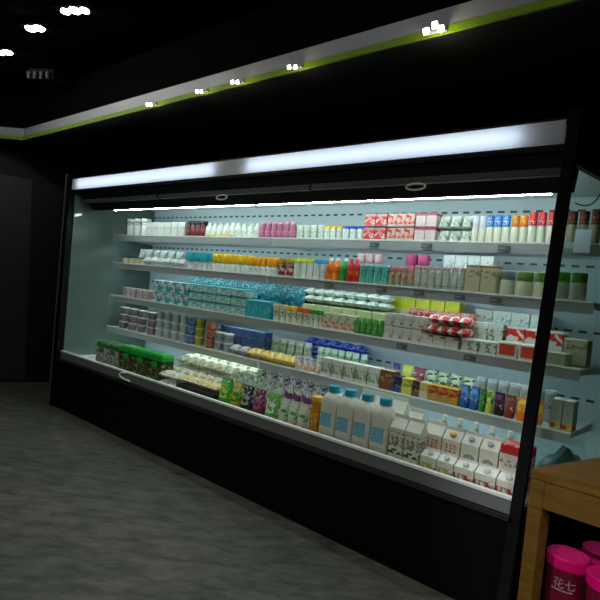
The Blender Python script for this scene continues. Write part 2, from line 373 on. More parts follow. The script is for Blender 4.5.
run(0, 320, 338, 3, 14, lambda w, d, h: cup(w, d, h, P(WHITE, h, [(GREEN, .2, .6, .35, 50)]), M(YEL, .4), .2), 'white cup with yellow lid', 'cup')
run(0, 338, 360, 3, 14, lambda w, d, h: cup(w, d, h, P(WHITE, h, [(GREY, .2, .6, .5, 50)]), M(BLUE, .4), .2), 'white cup with blue lid', 'cup')
run(0, 361, 383, 2, 13.5, lambda w, d, h: pack(w, d, h, P((.5, .3, .3), h, [(RED, .1, .75, .6, 22), (WHITE, .2, .5, .3, 40)], seed=2), M(DRED), flap=False), 'red and white carton', 'carton', layers=2, dep=.1)
run(0, 384, 411, 3, 13.5, lambda w, d, h: pack(w, d, h, P((.55, .45, .4), h, [(RED, .2, .9, .45, 22), (ORANGE, .3, .6, .3, 30)], seed=5), M((.4, .02, .03)), flap=False), 'red, orange and cream carton', 'carton', layers=2, dep=.1)
run(0, 412, 433, 2, 14, lambda w, d, h: pack(w, d, h, P((.6, .5, .5), h, [((.4, .05, .1), .8, 1, 1, 1), (GREY, .2, .7, .4, 40)]), M((.4, .1, .15)), flap=False), 'pale pink carton with dark red edge', 'carton', layers=2, dep=.1)
run(0, 433, 468, 3, 13.5, lambda w, d, h: pouch(w, d*1.1, h*1.02, P((.5, .56, .5), h, [(DGREEN, .2, .7, .35, 40), (WHITE, .5, 1, .4, 30)])), 'grey green sachet bag', 'bag', layers=2, dep=.1)
run(0, 468, 482, 2, 27, lambda w, d, h: jar(w, d, h, P(CREAM, h, []), M((.6, .62, .7), .3), .4), 'cream tub with clear white hood', 'tub')
run(0, 482, 506, 3, 28, lambda w, d, h: jar(w, d, h, P(CREAM, h, []), P((.03, .2, .6), h, [(WHITE, .62, .9, .35, 40)]), .42), 'cream tub with blue hood', 'tub')
run(0, 507, 524, 2, 28, lambda w, d, h: jar(w, d, h, mC, P(ORANGE, h, [(YEL, .7, 1, .4, 40)]), .4), 'cream tub with orange hood', 'tub')
run(0, 524, 562, 4, 32, lambda w, d, h: jar(w, d, h, mC, P(RED, h, [((.8, .5, .5), .62, .8, .35, 40)]), .42), 'cream tub with red hood', 'tub', kw=.9)
run(0, 562, 598, 3, 34, lambda w, d, h: jar(w, d, h, M((.4, .38, .26)), P(DRED, h, [(OLIVE, .65, .9, .35, 30)]), .4), 'cream tub with dark red hood near right end', 'tub', kw=.9)
# ---- second shelf
run(1, 118, 140, 4, 7, lambda w, d, h: cup(w, d, h, P(CREAM, h, [(YEL, .2, .6, .4, 40)]), M(BLACK)), 'tiny pale yellow tub with dark lid', 'tub')
run(1, 134, 178, 6, 17, lambda w, d, h: pouch(w, d, h, P((.42, .48, .45), h, [(WHITE, .3, 1, .45, 40), (BLACK, .1, .8, .22, 60)]), ), 'silver white bag', 'bag', row=.105, jit=.02)
run(1, 140, 182, 6, 9, lambda w, d, h: pillow(w, .08, h, P((.5, .52, .5), h, [(GREY, 0, 1, .45, 50)])), 'small grey sachet', 'sachet', jit=.0, dep=.065)
run(1, 182, 208, 5, 17, lambda w, d, h: cup(w, d, h, P(WHITE, h, [(GREY, .15, .5, .4, 60)]), M((.03, .42, .5), .35), .5), 'white cup with deep teal lid', 'cup')
run(1, 208, 246, 8, 18, lambda w, d, h: jar(w, d, h, P(WHITE, h, [(GREY, .15, .5, .3, 60)]), M((.85, .55, .02), .35), .52), 'white jar with deep yellow lid', 'jar')
run(1, 246, 273, 5, 18, lambda w, d, h: jar(w, d, h, P(WHITE, h, [(BROWN, .15, .5, .3, 60)]), M((.85, .38, .01), .35), .5), 'white jar with amber lid', 'jar')
run(1, 273, 288, 2, 19, lambda w, d, h: jar(w, d, h, P((.5, .42, .3), h, [(DRED, .1, .62, .6, 18)]), M((.35, .25, .03), .35), .35), 'jar with dark red spot and brown lid', 'jar')
run(1, 289, 309, 3, 20, lambda w, d, h: cup(w, d, h, P(WHITE, h, [(YEL, .15, .35, .5, 40)]), M((.6, .75, .03), .35), .2), 'white tub with lime lid', 'tub')
run(1, 309, 322, 2, 20, lambda w, d, h: cup(w, d, h, P(WHITE, h, [((.5, .45, .6), .15, .5, .5, 40)]), M((.05, .4, .7), .35), .2), 'white tub with sky blue lid', 'tub')
run(1, 322, 335, 2, 23, lambda w, d, h: bottle(w, d, h, P(ORANGE, h, [(RED, .3, .6, .5, 30)]), M(WHITE), neck=.5), 'orange juice bottle', 'bottle')
run(1, 335, 343, 1, 23, lambda w, d, h: bottle(w, d, h, P(GREEN, h, [(DGREEN, .3, .6, .5, 30)]), M(WHITE), neck=.5), 'single green juice bottle between orange and red ones', 'bottle')
run(1, 343, 355, 2, 24, lambda w, d, h: bottle(w, d, h, P(RED, h, [(ORANGE, .3, .5, .5, 30)]), M((.7, .1, .1)), neck=.5), 'red juice bottle', 'bottle')
run(1, 355, 385, 4, 20, lambda w, d, h: cup(w, d, h, P((.1, .45, .36), h, [((.05, .3, .25), .1, .7, .5, 40)]), M((.3, .65, .6), .35), .12), 'sea green tub', 'tub')
run(1, 385, 410, 4, 20, lambda w, d, h: jar(w, d, h, P((.36, .34, .2), h, [(RED, .2, .62, .45, 25)]), M((.55, .22, .22), .35), .28), 'olive red jar with dusty pink lid', 'jar')
run(1, 410, 462, 7, 23, lambda w, d, h: jar(w, d, h, P((.38, .42, .32), h, [((.6, .64, .55), .2, .6, .4, 40), (BLACK, .1, .22, .3, 60)]), M((.4, .3, .3), .35), .16), 'grey cream jar', 'jar')
run(1, 400, 424, 2, 34, lambda w, d, h: jar(w, d, h, P(PINK, h, [(RED, .3, .8, .4, 40)]), M((.55, .08, .22), .35), .3), 'tall pink tub behind pink lidded jars', 'tub', row=.13)
run(1, 352, 378, 3, 31, lambda w, d, h: cup(w, d, h, P((.6, .5, .5), h, [(RED, .3, .8, .3, 40)]), M((.65, .4, .42), .35), .12), 'white pink cup behind sea green tubs', 'cup', row=.13)
run(1, 462, 494, 2, 28, lambda w, d, h: pack(w, d, h, P((.42, .4, .24), h, [(BROWN, .92, 1, 1, 1), (BROWN, .55, .8, .45, 30)]), M(BROWN)), 'cream carton with brown top', 'carton')
run(1, 494, 511, 1, 25, lambda w, d, h: jar(w, d, h, P((.4, .42, .28), h, []), M((.16, .2, .2), .35), .36), 'cream jar with slate lid', 'jar', kw=.9)
run(1, 511, 547, 2, 26, lambda w, d, h: jar(w, d, h, P((.42, .42, .26), h, []), P((.1, .25, .05), h, [(OLIVE, .6, 1, .4, 40)]), .38), 'cream jar with green lid', 'jar', kw=.96)
run(1, 549, 602, 3, 29, lambda w, d, h: jar(w, d, h, P((.36, .36, .26), h, []), P((.05, .22, .02), h, [((.12, .4, .03), .6, 1, .4, 40)]), .36), 'cream jar with grass green lid near right end', 'jar', kw=.96)
run(1, 440, 490, 4, 42, lambda w, d, h: pack(w, d, h, P((.72, .78, .74), h, [((.2, .22, .2), .6, .85, .35, 45)]), mW), 'tall white carton with dark symbol', 'carton', row=.17, dep=.08)
# ---- third shelf
run(2, 118, 150, 5, 10, lambda w, d, h: cup(w, d, h, P((.5, .45, .45), h, [(PINK, .2, .7, .45, 50)]), M((.6, .55, .55))), 'small pinkish cup', 'cup')
run(2, 150, 185, 4, 11, lambda w, d, h: pack(w, d, h, P((.62, .6, .58), h, [(TEAL, 0, 1, .35, 14)]), M(LTEAL), flap=False), 'white and teal box', 'box', layers=2, dep=.1)
run(2, 185, 243, 4, 8, lambda w, d, h: multipack(w, d, h, P((.28, .52, .48), h, [(WHITE, 0, .7, .45, 30), (DGREEN, .1, .6, .25, 40)]), M((.12, .38, .38), .3)), 'teal wrapped cup tray', 'multipack', layers=3, dep=.12)
run(2, 243, 267, 2, 18, lambda w, d, h: multipack(w, d, h, P((.03, .38, .42), h, [((.2, .6, .62), .2, .7, .3, 25)]), M((.03, .3, .36), .3)), 'bright teal box', 'multipack', dep=.12)
run(2, 185, 302, 9, 33, lambda w, d, h: multipack(w, d, h, P((.01, .15, .19), h, [((.1, .42, .45), .4, .95, .4, 22)]), P((.02, .2, .25), h, [((.4, .65, .65), .8, 1, .35, 30)])), 'deep teal pack', 'multipack', where='in back row of third shelf', row=.17, dep=.12)
for px0, px1, n, c, nm in ((268, 281, 2, (.6, .5, .35), 'cream cup with tan lid'), (281, 292, 2, YEL, 'cream cup with yellow lid'), (292, 305, 2, (.7, .12, .02), 'cream cup with red orange lid'), (305, 320, 3, GREEN, 'cream cup with green lid')):
    run(2, px0, px1, n, 17, lambda w, d, h: cup(w, d*1.3, h, P(CREAM, h, [(BROWN, .25, .6, .3, 30), (GREEN, .2, .6, .2, 40)]), M(c, .4), .26), nm, 'cup')
run(2, 320, 351, 4, 17, lambda w, d, h: pack(w, d, h, P((.55, .55, .4), h, [(RED, .1, .6, .4, 25), (GREEN, .5, .9, .35, 30)]), M((.5, .5, .3))), 'cream carton with red and green print', 'carton')
run(2, 351, 380, 5, 17, lambda w, d, h: bottle(w, d, h, P((.05, .26, .04), h, [((.2, .45, .1), .2, .6, .4, 40)]), M((.1, .4, .08)), neck=.6), 'small green bottle', 'bottle')
run(2, 300, 384, 6, 22, lambda w, d, h: pack(w, d, h, P((.55, .62, .3), h, [(LYEL, .3, .7, .4, 25)]), M((.6, .68, .35)), flap=False), 'pale yellow box', 'box', where='behind green bottles on third shelf', row=.13, dep=.13)
for q, (a, b, nm) in enumerate(((300, 384, 'white milk sachet'),)):
    A = run(2, a, b, 8, 8, lambda w, d, h: pillow(w*1.1, .11, h*1.1, P((.7, .76, .7), h, [(TEAL, .1, .9, .2, 40)])), nm, 'sachet', where='lying on pale yellow boxes, third shelf', row=.14, z0=.162, dep=.1, layers=2)
run(2, 381, 418, 4, 13, lambda w, d, h: pack(w, d, h, P((.6, .62, .52), h, [(RED, .0, 1, .15, 12), (GREY, .3, .7, .4, 45)]), M((.5, .5, .42)), flap=False), 'pale carton with grey text', 'carton', layers=2, dep=.09)
run(2, 418, 456, 3, 11, lambda w, d, h: pack(w, d, h, P((.6, .62, .52), h, [(DRED, .8, 1, .5, 12), (GREY, .2, .7, .4, 45)]), M((.45, .3, .25)), flap=False), 'low pale carton with brown edge', 'carton', dep=.09)
run(2, 423, 464, 4, 10, lambda w, d, h: pillow(w*1.06, .13, h, P((.62, .6, .5), h, [(RED, .1, .9, .5, 16)])), 'red and white sachet', 'sachet', where='lying on low pale cartons, third shelf', z0=.067, layers=2, dep=.1)
run(2, 405, 470, 5, 11, lambda w, d, h: multipack(w, .12, h, P((.62, .45, .4), h, [(RED, .1, .7, .6, 22)]), P((.6, .35, .3), h, [(RED, .5, 1, .4, 25)])), 'red and cream box', 'multipack', where='in back row of third shelf', row=.14, dep=.12, layers=3)
run(2, 384, 455, 5, 47, lambda w, d, h: pack(w, d, h, P((.6, .6, .3), h, [((.75, .8, .03), .72, .97, .8, 20)]), M((.65, .7, .1))), 'tall lime yellow carton', 'carton', where='against the back of third shelf', row=.29, dep=.08)
def openbox(w, d, h): return pack(w, d, h, P((.55, .6, .5), h, [(DGREEN, .15, .8, .4, 30)]), P((.62, .68, .6), h, [(GREY, .0, 2, .25, 30)]), flap=False)
run(2, 458, 494, 2, 13, openbox, 'flat white carton with green print', 'carton', layers=1, dep=.13)
RB = lambda w, d, h: pack(w, d, h, P((.66, .68, .58), h, []), M((.62, .66, .58)), flap=False, front=M((.6, .07, .03), .5))
run(2, 494, 538, 2, 16, RB, 'white box with square red label', 'box', dep=.11, kw=.9)
run(2, 469, 500, 2, 30, openbox, 'white carton with green print', 'carton', where='behind the flat ones, third shelf', row=.14, dep=.13)
run(2, 503, 560, 3, 31, lambda w, d, h: pack(w, d, h, P((.66, .68, .58), h, [(RED, .55, .92, .75, 8)]), M((.62, .66, .58)), flap=False), 'white and red box', 'box', where='in middle row of third shelf', row=.14, dep=.11)
run(2, 470, 545, 4, 42, lambda w, d, h: pack(w, d, h, P((.6, .68, .62), h, [(TEAL, .5, .9, .35, 30)]), M((.68, .75, .7)), flap=False), 'tall white and teal carton', 'carton', where='in rearmost row of third shelf', row=.28, dep=.12)
run(2, 544, 585, 2, 13, lambda w, d, h: pack(w, d, h, P((.38, .38, .26), h, [(OLIVE, .2, .6, .4, 30)]), P((.52, .54, .45), h, [(GREY, 0, 2, .2, 40)]), flap=False), 'drab cream box', 'box', where='at right end of third shelf', layers=1, dep=.11)
run(2, 560, 612, 2, 28, lambda w, d, h: pack(w, d, h, P((.36, .36, .25), h, [(BROWN, .6, .9, .35, 25)]), P((.5, .52, .44), h, [(GREY, 0, 2, .2, 40)]), flap=False), 'taller drab cream box', 'box', where='behind drab boxes at right end of third shelf', row=.13, dep=.11)
# ---- fourth shelf
run(3, 113, 150, 4, 7, lambda w, d, h: cup(w, d, h, P((.3, .28, .26), h, [(PINK, .2, .8, .35, 40), (BLACK, .1, .9, .35, 50)]), M((.5, .52, .5))), 'dark cup with pale foil lid', 'cup', layers=3)
run(3, 150, 181, 4, 8.5, lambda w, d, h: cup(w, d, h, P((.5, .55, .56), h, [(GREY, .2, .8, .4, 60)]), M((.62, .7, .7))), 'white grey cup', 'cup', layers=3)
run(3, 181, 188, 1, 8.5, lambda w, d, h: cup(w, d, h, P((.08, .16, .4), h, [(WHITE, .2, .8, .3, 60)]), M((.3, .4, .6))), 'blue stacked yogurt cup', 'cup', layers=3)
run(3, 188, 198, 1, 8.5, lambda w, d, h: cup(w, d, h, P((.5, .45, .05), h, [(GREEN, .2, .8, .35, 60)]), M((.5, .55, .2))), 'yellow green stacked yogurt cup', 'cup', layers=3)
run(3, 198, 209, 1, 8.5, lambda w, d, h: cup(w, d, h, P((.5, .1, .04), h, [((.6, .4, .35), .2, .8, .4, 60)]), M((.5, .25, .2))), 'orange red stacked yogurt cup', 'cup', layers=3)
run(3, 209, 226, 2, 9, lambda w, d, h: cup(w, d, h, P((.4, .44, .46), h, [(BLACK, .2, .8, .45, 60)]), M((.6, .65, .65))), 'black and white yogurt cup', 'cup', layers=2)
run(3, 226, 245, 2, 10, lambda w, d, h: pillow(w, .1, h, P((.42, .42, .42), h, [(BLACK, .2, .8, .3, 60)])), 'grey sachet', 'sachet')
run(3, 218, 262, 4, 25, lambda w, d, h: pack(w, d, h, P((.03, .06, .16), h, [((.2, .25, .3), .1, .8, .3, 40)]), M((.2, .32, .4))), 'dark blue carton', 'carton', row=.12, where='behind the grey sachets on the fourth shelf')
run(3, 150, 212, 5, 7, lambda w, d, h: pack(w, d, h, P((.55, .65, .6), h, [(TEAL, .2, .8, .35, 40)]), M((.68, .76, .72)), flap=False), 'flat white tray', 'tray', where='lying on the stacked cups of fourth shelf', z0=.265, dep=.16)
run(3, 245, 291, 7, 11, lambda w, d, h: pillow(w*1.08, .11, h, P((.6, .6, .5), h, [(YEL, 0, 1, .55, 18)])), 'yellow and white sachet', 'sachet', layers=1, dep=.1, jit=.01)
run(3, 266, 306, 5, 24, lambda w, d, h: pouch(w, d, h, P((.4, .42, .36), h, [(GREEN, .2, .8, .35, 25), (BROWN, .3, .9, .3, 30)])), 'grey pouch with green and brown print', 'pouch', row=.14, jit=.01)
run(3, 291, 318, 4, 14, lambda w, d, h: pouch(w, d, h, P((.62, .6, .5), h, [(ORANGE, .1, .6, .45, 25), (BLUE, .5, .9, .2, 30)])), 'small white pouch with orange print', 'pouch', jit=.01)
run(3, 318, 377, 5, 19, lambda w, d, h: pack(w, d, h, P((.66, .68, .6), h, [(GREEN, .2, .7, .5, 28), (BLACK, .3, .7, .2, 50)]), M((.7, .74, .68))), 'white carton with green picture', 'carton', dep=.07, kw=.88)
run(3, 312, 362, 7, 25, lambda w, d, h: pouch(w, d, h, P((.45, .6, .45), h, [(GREEN, .2, .8, .35, 25)])), 'white pouch with green leaves', 'pouch', row=.13, jit=.01)
run(3, 300, 358, 5, 9.5, lambda w, d, h: pillow(w*1.08, d, h, P((.015, .05, .45), h, [((.3, .4, .75), .4, 1, .3, 40)])), 'royal blue sachet', 'sachet', row=.25, dep=.12, layers=3)
run(3, 303, 355, 4, 9, lambda w, d, h: pillow(w*1.05, d, h, P((.015, .06, .5), h, [((.3, .4, .75), .4, 1, .3, 40)])), 'royal blue sachet lying crosswise', 'sachet', where='on top of the blue pile, fourth shelf', row=.26, dep=.10, z0=.235, rotz=.15)
for px0, px1, n, c, c2, nm in ((377, 391, 1, BROWN, (.5, .35, .2), 'brown and cream carton'), ):
    run(3, px0, px1, n, 20, lambda w, d, h: pack(w, d, h, P(c, h, [(c2, .4, .8, .5, 30)]), M((.5, .42, .3))), nm, 'carton', dep=.07)
for px0, px1, n, c, c2, nm in ((391, 399, 1, (.03, .05, .25), BLACK, 'navy pouch'), (399, 410, 1, LYEL, OLIVE, 'lime pouch'), (410, 418, 1, BROWN, BLACK, 'dark brown pouch'), (418, 426, 1, (.6, .58, .45), YEL, 'pale cream pouch'),
                               (426, 456, 3, (.5, .33, .03), RED, 'red and yellow pouch'), (456, 476, 2, (.02, .12, .42), (.1, .3, .6), 'bright blue pouch'), (476, 483, 1, GREEN, DGREEN, 'deep green pouch'), (483, 490, 1, LYEL, GREEN, 'yellow green pouch'),
                               (490, 501, 1, (.04, .01, .02), PURP, 'black purple pouch'), (501, 512, 1, (.3, .04, .02), BROWN, 'brick red pouch'), (512, 540, 2, ORANGE, YEL, 'orange pouch')):
    run(3, px0, px1, n, 16.5 if px0 < 456 else 23, lambda w, d, h: (pack if px0 < 456 else pouch)(w, .07, h, P(c, h, [(c2, .45, .95, .55, 22), (WHITE, .25, .5, .18, 40)])), nm, 'pouch')
for px0, px1, n, c, nm in ((388, 396, 1, (.05, .03, .2), 'violet pouch'), (396, 408, 1, (.6, .65, .08), 'lime green pouch'), (408, 420, 1, (.3, .04, .08), 'maroon pouch')):
    run(3, px0, px1, n, 25, lambda w, d, h: pouch(w, .08, h, P(c, h, [(WHITE, .4, .8, .2, 30)])), nm, 'pouch', where='in back row of fourth shelf', row=.13)
run(3, 420, 470, 4, 26, lambda w, d, h: pouch(w, .08, h, P((.5, .62, .4), h, [(DGREEN, .4, .95, .4, 22), (WHITE, .7, 1, .3, 30)])), 'green and white pouch', 'pouch', where='in back row of fourth shelf', row=.13, jit=.01)
run(3, 472, 552, 7, 31, lambda w, d, h: cup(w, .08, h, P((.36, .4, .42), h, [(PURP, .3, .6, .35, 25), (OLIVE, .5, .8, .5, 25)]), M((.55, .62, .65), .3), .12), 'tall grey cup with coloured print', 'cup', where='in back row of fourth shelf', row=.14)
run(3, 548, 583, 3, 31, lambda w, d, h: pack(w, d, h, P((.36, .42, .34), h, [(YEL, .05, .25, .45, 22), (RED, .04, .2, .5, 18)]), M((.55, .6, .52))), 'tall pale carton with red yellow foot', 'carton', dep=.09, kw=.9)
run(3, 575, 608, 2, 42, lambda w, d, h: pack(w, d, h, P((.3, .34, .3), h, [(BROWN, .6, .95, .45, 20)]), P((.4, .25, .15), h, [(BLACK, 0, 2, .4, 30)])), 'brown patterned carton', 'carton', where='in back row at right of fourth shelf', row=.15, dep=.08)
# ---- bottom deck
run(4, 86, 108, 2, 24, lambda w, d, h: multipack(w, d, h, P((.2, .26, .2), h, [((.5, .55, .45), .1, .8, .4, 20)]), M((.05, .2, .06), .3)), 'grey green bottle pack', 'multipack', dep=.16, row=.05)
run(4, 108, 150, 3, 28, lambda w, d, h: multipack(w, d, h, P((.012, .05, .012), h, [(OLIVE, .1, .7, .25, 22), (DRED, .2, .6, .2, 26)]), M((.02, .4, .05), .3)), 'dark green drink multipack', 'multipack', dep=.11, row=.06)
run(4, 150, 168, 2, 8, lambda w, d, h: pillow(w, d, h, P((.62, .66, .55), h, [(PINK, .3, .9, .25, 40)])), 'white sachet', 'sachet', where='left of black tray on the bottom deck', dep=.13, row=.03, layers=2)
tz = run(4, 168, 208, 1, 9, lambda w, d, h: pack(w, d, h, M((.02, .02, .022), .4), M((.03, .03, .03)), flap=False, name='display_tray'), 'black display tray at rail', 'tray', dep=.16, row=.025)
run(4, 168, 207, 4, 7, lambda w, d, h: pillow(w, d, h, P((.6, .58, .3), h, [(PINK, .3, .9, .35, 40), (YEL, 0, 1, .35, 18)])), 'cream and pink sachet', 'sachet', where='lying on the black display tray', dep=.14, row=.03, z0=.075)
HS = lambda w, d, h: pillow(w, d, h, P((.60, .64, .48), h, [((.3, .10, .10), .5, 1, .2, 45), (GREEN, .2, 1, .15, 40)]))
for q, (a, b, n, ly, rw) in enumerate(((166, 222, 7, 2, .19), (172, 228, 7, 3, .29), (178, 246, 8, 3, .39), (186, 252, 7, 3, .50), (196, 256, 6, 3, .61))):
    run(4, a, b, n, 8.5, HS, 'white dotted sachet', 'sachet', where='in ' + ('second', 'third', 'fourth', 'fifth', 'sixth')[q] + ' row of the deck pile', dep=.09, row=rw, layers=ly)
for px0, px1, n, c, c2, nm in ((207, 220, 1, BGREEN, LYEL, 'leaf green pouch'), (220, 229, 1, (.6, .55, .05), GREEN, 'yellow pouch'), (229, 241, 1, (.02, .025, .03), GREY, 'black pouch'), (241, 253, 1, (.16, .03, .09), PINK, 'magenta purple pouch'), (253, 268, 1, (.12, .45, .06), WHITE, 'fresh green pouch')):
    run(4, px0, px1, n, 30, lambda w, d, h: pouch(w, .09, h, P(c, h, [(c2, .3, .75, .45, 18), (WHITE, .6, .9, .25, 30)]), seam=M((.5, .6, .52))), nm, 'pouch', row=.03)
run(4, 268, 296, 3, 28, lambda w, d, h: pouch(w, .09, h, P((.55, .62, .5), h, [(GREEN, .4, .8, .35, 20), ((.6, .1, .05), .1, .4, .35, 22)])), 'white pouch with red and green print', 'pouch', row=.03)
run(4, 228, 276, 5, 34, lambda w, d, h: pouch(w, .1, h, P((.45, .6, .5), h, [(DGREEN, .5, .95, .35, 25)])), 'mint white pouch', 'pouch', row=.14, jit=.01)
run(4, 276, 312, 4, 35, lambda w, d, h: pouch(w, .1, h, P((.55, .58, .55), h, [(PURP, .55, .95, .5, 20), (GREEN, .4, .6, .3, 30)])), 'white pouch with purple top', 'pouch', row=.14, jit=.01)
run(4, 252, 325, 6, 39, lambda w, d, h: pouch(w, .1, h, P((.5, .55, .52), h, [(PURP, .6, .95, .45, 20), (DGREEN, .6, 1, .3, 25)])), 'pale pouch with dark top', 'pouch', where='in third row of the bottom deck', row=.26, jit=.01)
run(4, 282, 325, 3, 36, lambda w, d, h: pack(w, d, h, P((.2, .35, .5), h, [(WHITE, .2, .8, .4, 20)]), P((.55, .7, .78), h, [(BLUE, 0, 2, .3, 12)]), flap=False), 'pale blue carton case', 'carton', where='in rear row of the bottom deck', row=.42, dep=.2)
run(4, 296, 310, 1, 40, lambda w, d, h: bottle(w, .08, h, M((.55, .25, .02), .25), M((.75, .45, .03), .4), P((.5, .22, .02), h, [(YEL, .2, .6, .4, 30)]), neck=.75, sh=.68), 'amber orange bottle with yellow cap', 'bottle', where='left of the big milk jugs', row=.03)
run(4, 310, 379, 4, 58, lambda w, d, h: jug(w, .115, h, P((.66, .70, .58), h, [((.75, .78, .68), .1, .5, .4, 20)], .3), M((.02, .36, .48), .3), P((.13, .42, .55), h, [((.5, .65, .7), .3, .5, .3, 70)])), 'big white milk jug with teal cap', 'jug', row=.03, kw=.97)
BT = lambda w, d, h: carton(w, d, h, P((.62, .66, .52), h, [(DGREEN, .0, .1, .8, 12), (DGREEN, .22, .32, .8, 20), ((.02, .03, .02), .36, .58, .55, 50), (DRED, .62, .67, .4, 60)]), P((.68, .72, .64), h, []))
run(4, 380, 411, 2, 50, BT, 'tall milk carton with black and green print', 'carton', row=.03, dep=.085)
run(4, 400, 415, 1, 53, BT, 'tall milk carton', 'carton', where='behind the black and green printed ones', row=.14, dep=.085)
run(4, 352, 398, 3, 57, BT, 'tall milk carton', 'carton', where='behind the big milk jugs', row=.16, dep=.085)
# tall cartons in the second row on the right and the low cartons in front of them
TR = .155
def red_carton(cap):
    def f(w, d, h):
        o = carton(w, d, h, P((.62, .64, .5), h, [((.5, .25, .2), .3, .68, .3, 60)]), P((.66, .7, .62), h, []), cap=cap)
        for cx in (-.24, 0, .24):        # three upright brush-like characters in red
            bm = bmesh.new(); y = -d/2-.0012; k = w*.09
            for (x0, x1, z0, z1) in ((-1, 1, .62, .635), (-.7, .9, .56, .572), (-1, .8, .49, .503), (-.15, .15, .40, .66), (-.9, -.65, .38, .47), (.65, .9, .38, .47), (-.8, 1, .43, .442)):
                bx(bm, cx*w+x0*k, cx*w+x1*k, y, y+.0016, z0*h, z1*h)
            link('lettering', bm, M((.5, .04, .02)), o)
        return o
    return f
run(4, 419, 437.5, 1, 46, red_carton(None), 'milk carton with red lettering and no cap', 'carton', row=TR, dep=.09, kw=.95)
run(4, 437.5, 456, 1, 46, red_carton(M((.6, .33, .02), .35)), 'milk carton with red lettering and yellow cap', 'carton', row=TR, dep=.09, kw=.95)
def swoosh(w, d, h):
    o = carton(w, d, h, P((.6, .62, .5), h, [((.3, .3, .28), .12, .2, .5, 60)]), P((.66, .7, .62), h, []), cap=M((.35, .37, .38), .3))
    for rr, a0, a1 in ((.34, .5, 2.6), (.24, .5, 2.6), (.10, 0, 2*PI)):
        bm = bmesh.new(); tube(bm, [(w*rr*math.cos(t)*1.0, -d/2-.0005, h*.40+w*rr*math.sin(t)) for t in [a0+(a1-a0)*k/14 for k in range(15)]], .0022, 5)
        link('printed_arc', bm, M((.02, .02, .02)), o)
    return o
run(4, 456, 494, 2, 48, swoosh, 'milk carton with round arc emblem and grey cap', 'carton', row=TR, dep=.09, kw=.93)
run(4, 494, 524, 1, 50, lambda w, d, h: pack(w, d, h, P((.62, .6, .5), h, [((.55, .02, .02), .1, .42, 1, 1), ((.55, .02, .02), .8, .99, 1, 1), (DRED, .55, .68, .45, 40)]), P((.55, .03, .03), h, [((.7, .6, .55), .3, 2, .3, 25)]), flap=False), 'white carton with red bands', 'carton', where='right of the arc emblem cartons', row=TR-.02, dep=.11)
lowb = lambda c: (lambda w, d, h: carton(w, d, h, P((.64, .66, .55), h, [(c, .08, .5, .5, 16), ((.2, .2, .18), .3, .6, .2, 45)]), P((.70, .74, .68), h, []), cap=M((.6, .64, .62), .3)))
run(4, 413, 447, 2, 26, lowb((.42, .45, .04)), 'low milk carton with yellow green patch', 'carton', row=.025, dep=.10)
run(4, 447, 513, 3, 27, lowb((.35, .03, .03)), 'low milk carton with dark red patch', 'carton', row=.025, dep=.10)
run(4, 428, 528, 6, 49, lambda w, d, h: bottle(w, d, h, P((.4, .46, .36), h, [((.3, .34, .25), .3, .6, .5, 20)]), M((.8, .82, .75), .4), neck=.3), 'pale bottle with white cap', 'bottle', where='behind the tall cartons at right', row=.30, kw=.8)
run(4, 526, 552, 1, 40, lambda w, d, h: pack(w, d, h, P((.5, .5, .2), h, [((.45, .03, .04), .85, 1, 1, 1), ((.45, .55, .1), 0, .7, .7, 12)]), M((.55, .55, .5))), 'yellow green carton with red top', 'carton', where='beside the right end post', row=.15, dep=.1)
# price tags on the rails
pt = None
for s, xs in ((0, (375, 427, 505)), (1, (330, 382, 420, 461, 497)), (2, (402, 470)), (3, ())):
    for i, px in enumerate(xs):
        p = onY(px, lip_y(px, s)+5, LIP)
        if pt is None:
            bm = bmesh.new(); bx(bm, -.033, .033, -.004, 0, -.014, .014); pt = link('price_tag', bm, M((.10, .11, .10), .4)); o = pt
            bm = bmesh.new(); bx(bm, -.028, .005, -.0048, -.004, -.006, .006); link('tag_window', bm, M((.25, .28, .26), .4), o)
        else: o = copy_tree(pt)
        o.location = (p.x, LIP-.002, SH[s]-.036)
        tag(o, f"{ORD[i]} dark price tag from left clipped to {SHN[s]} rail", 'price tag', 'dark price tags on the shelf rails')
# white sign hanging at the right end of the top shelf
t = empty('price_sign', (onY(583, 235, LIP-.03).x, LIP-.03, 1.63))
tag(t, 'white upright price sign clipped on top shelf, seen through right end glass', 'sign')
bm = bmesh.new(); bx(bm, -.035, .035, 0, .003, .0, .11); link('sign_card', bm, M((.72, .8, .95), .3), t)
bm = bmesh.new(); bx(bm, -.075, -.042, -.002, .003, .02, .05); link('side_tab', bm, M((.5, .65, .68), .3), t)
bm = bmesh.new(); bx(bm, -.02, .02, .003, .02, .03, .05); link('clip', bm, M((.1, .3, .3), .3), t)
# dark hose hanging beside the right end post
bm = bmesh.new(); pts = []
for k in range(15):
    q = k/14; pts.append(onY(575+26*q, 203+5*math.sin(q*PI*.5)-15*q**3+3*q*(1-q), 2.95))
pts = [Vector((p.x, 2.95, p.z)) for p in pts]; tube(bm, pts, .004, 6)
tag(link('cable', bm, M((.03, .05, .06), .4), smooth=True), 'thin dark cable curving under the canopy near right end', 'cable')
# white looped tie on the deck rail
p = onY(122, 374, D-.012); bm = bmesh.new()
tube(bm, [(p.x+.13, D-.018, ZR-.06), (p.x+.05, D-.024, ZR-.055), (p.x, D-.026, ZR-.045), (p.x-.02, D-.022, ZR-.03), (p.x, D-.02, ZR-.012), (p.x+.05, D-.016, ZR-.006)], .007, 8)
tag(link('cable_tie', bm, M((.8, .85, .8), .3), smooth=True), 'white looped tie hooked over the front rail of the bottom deck', 'cable tie')

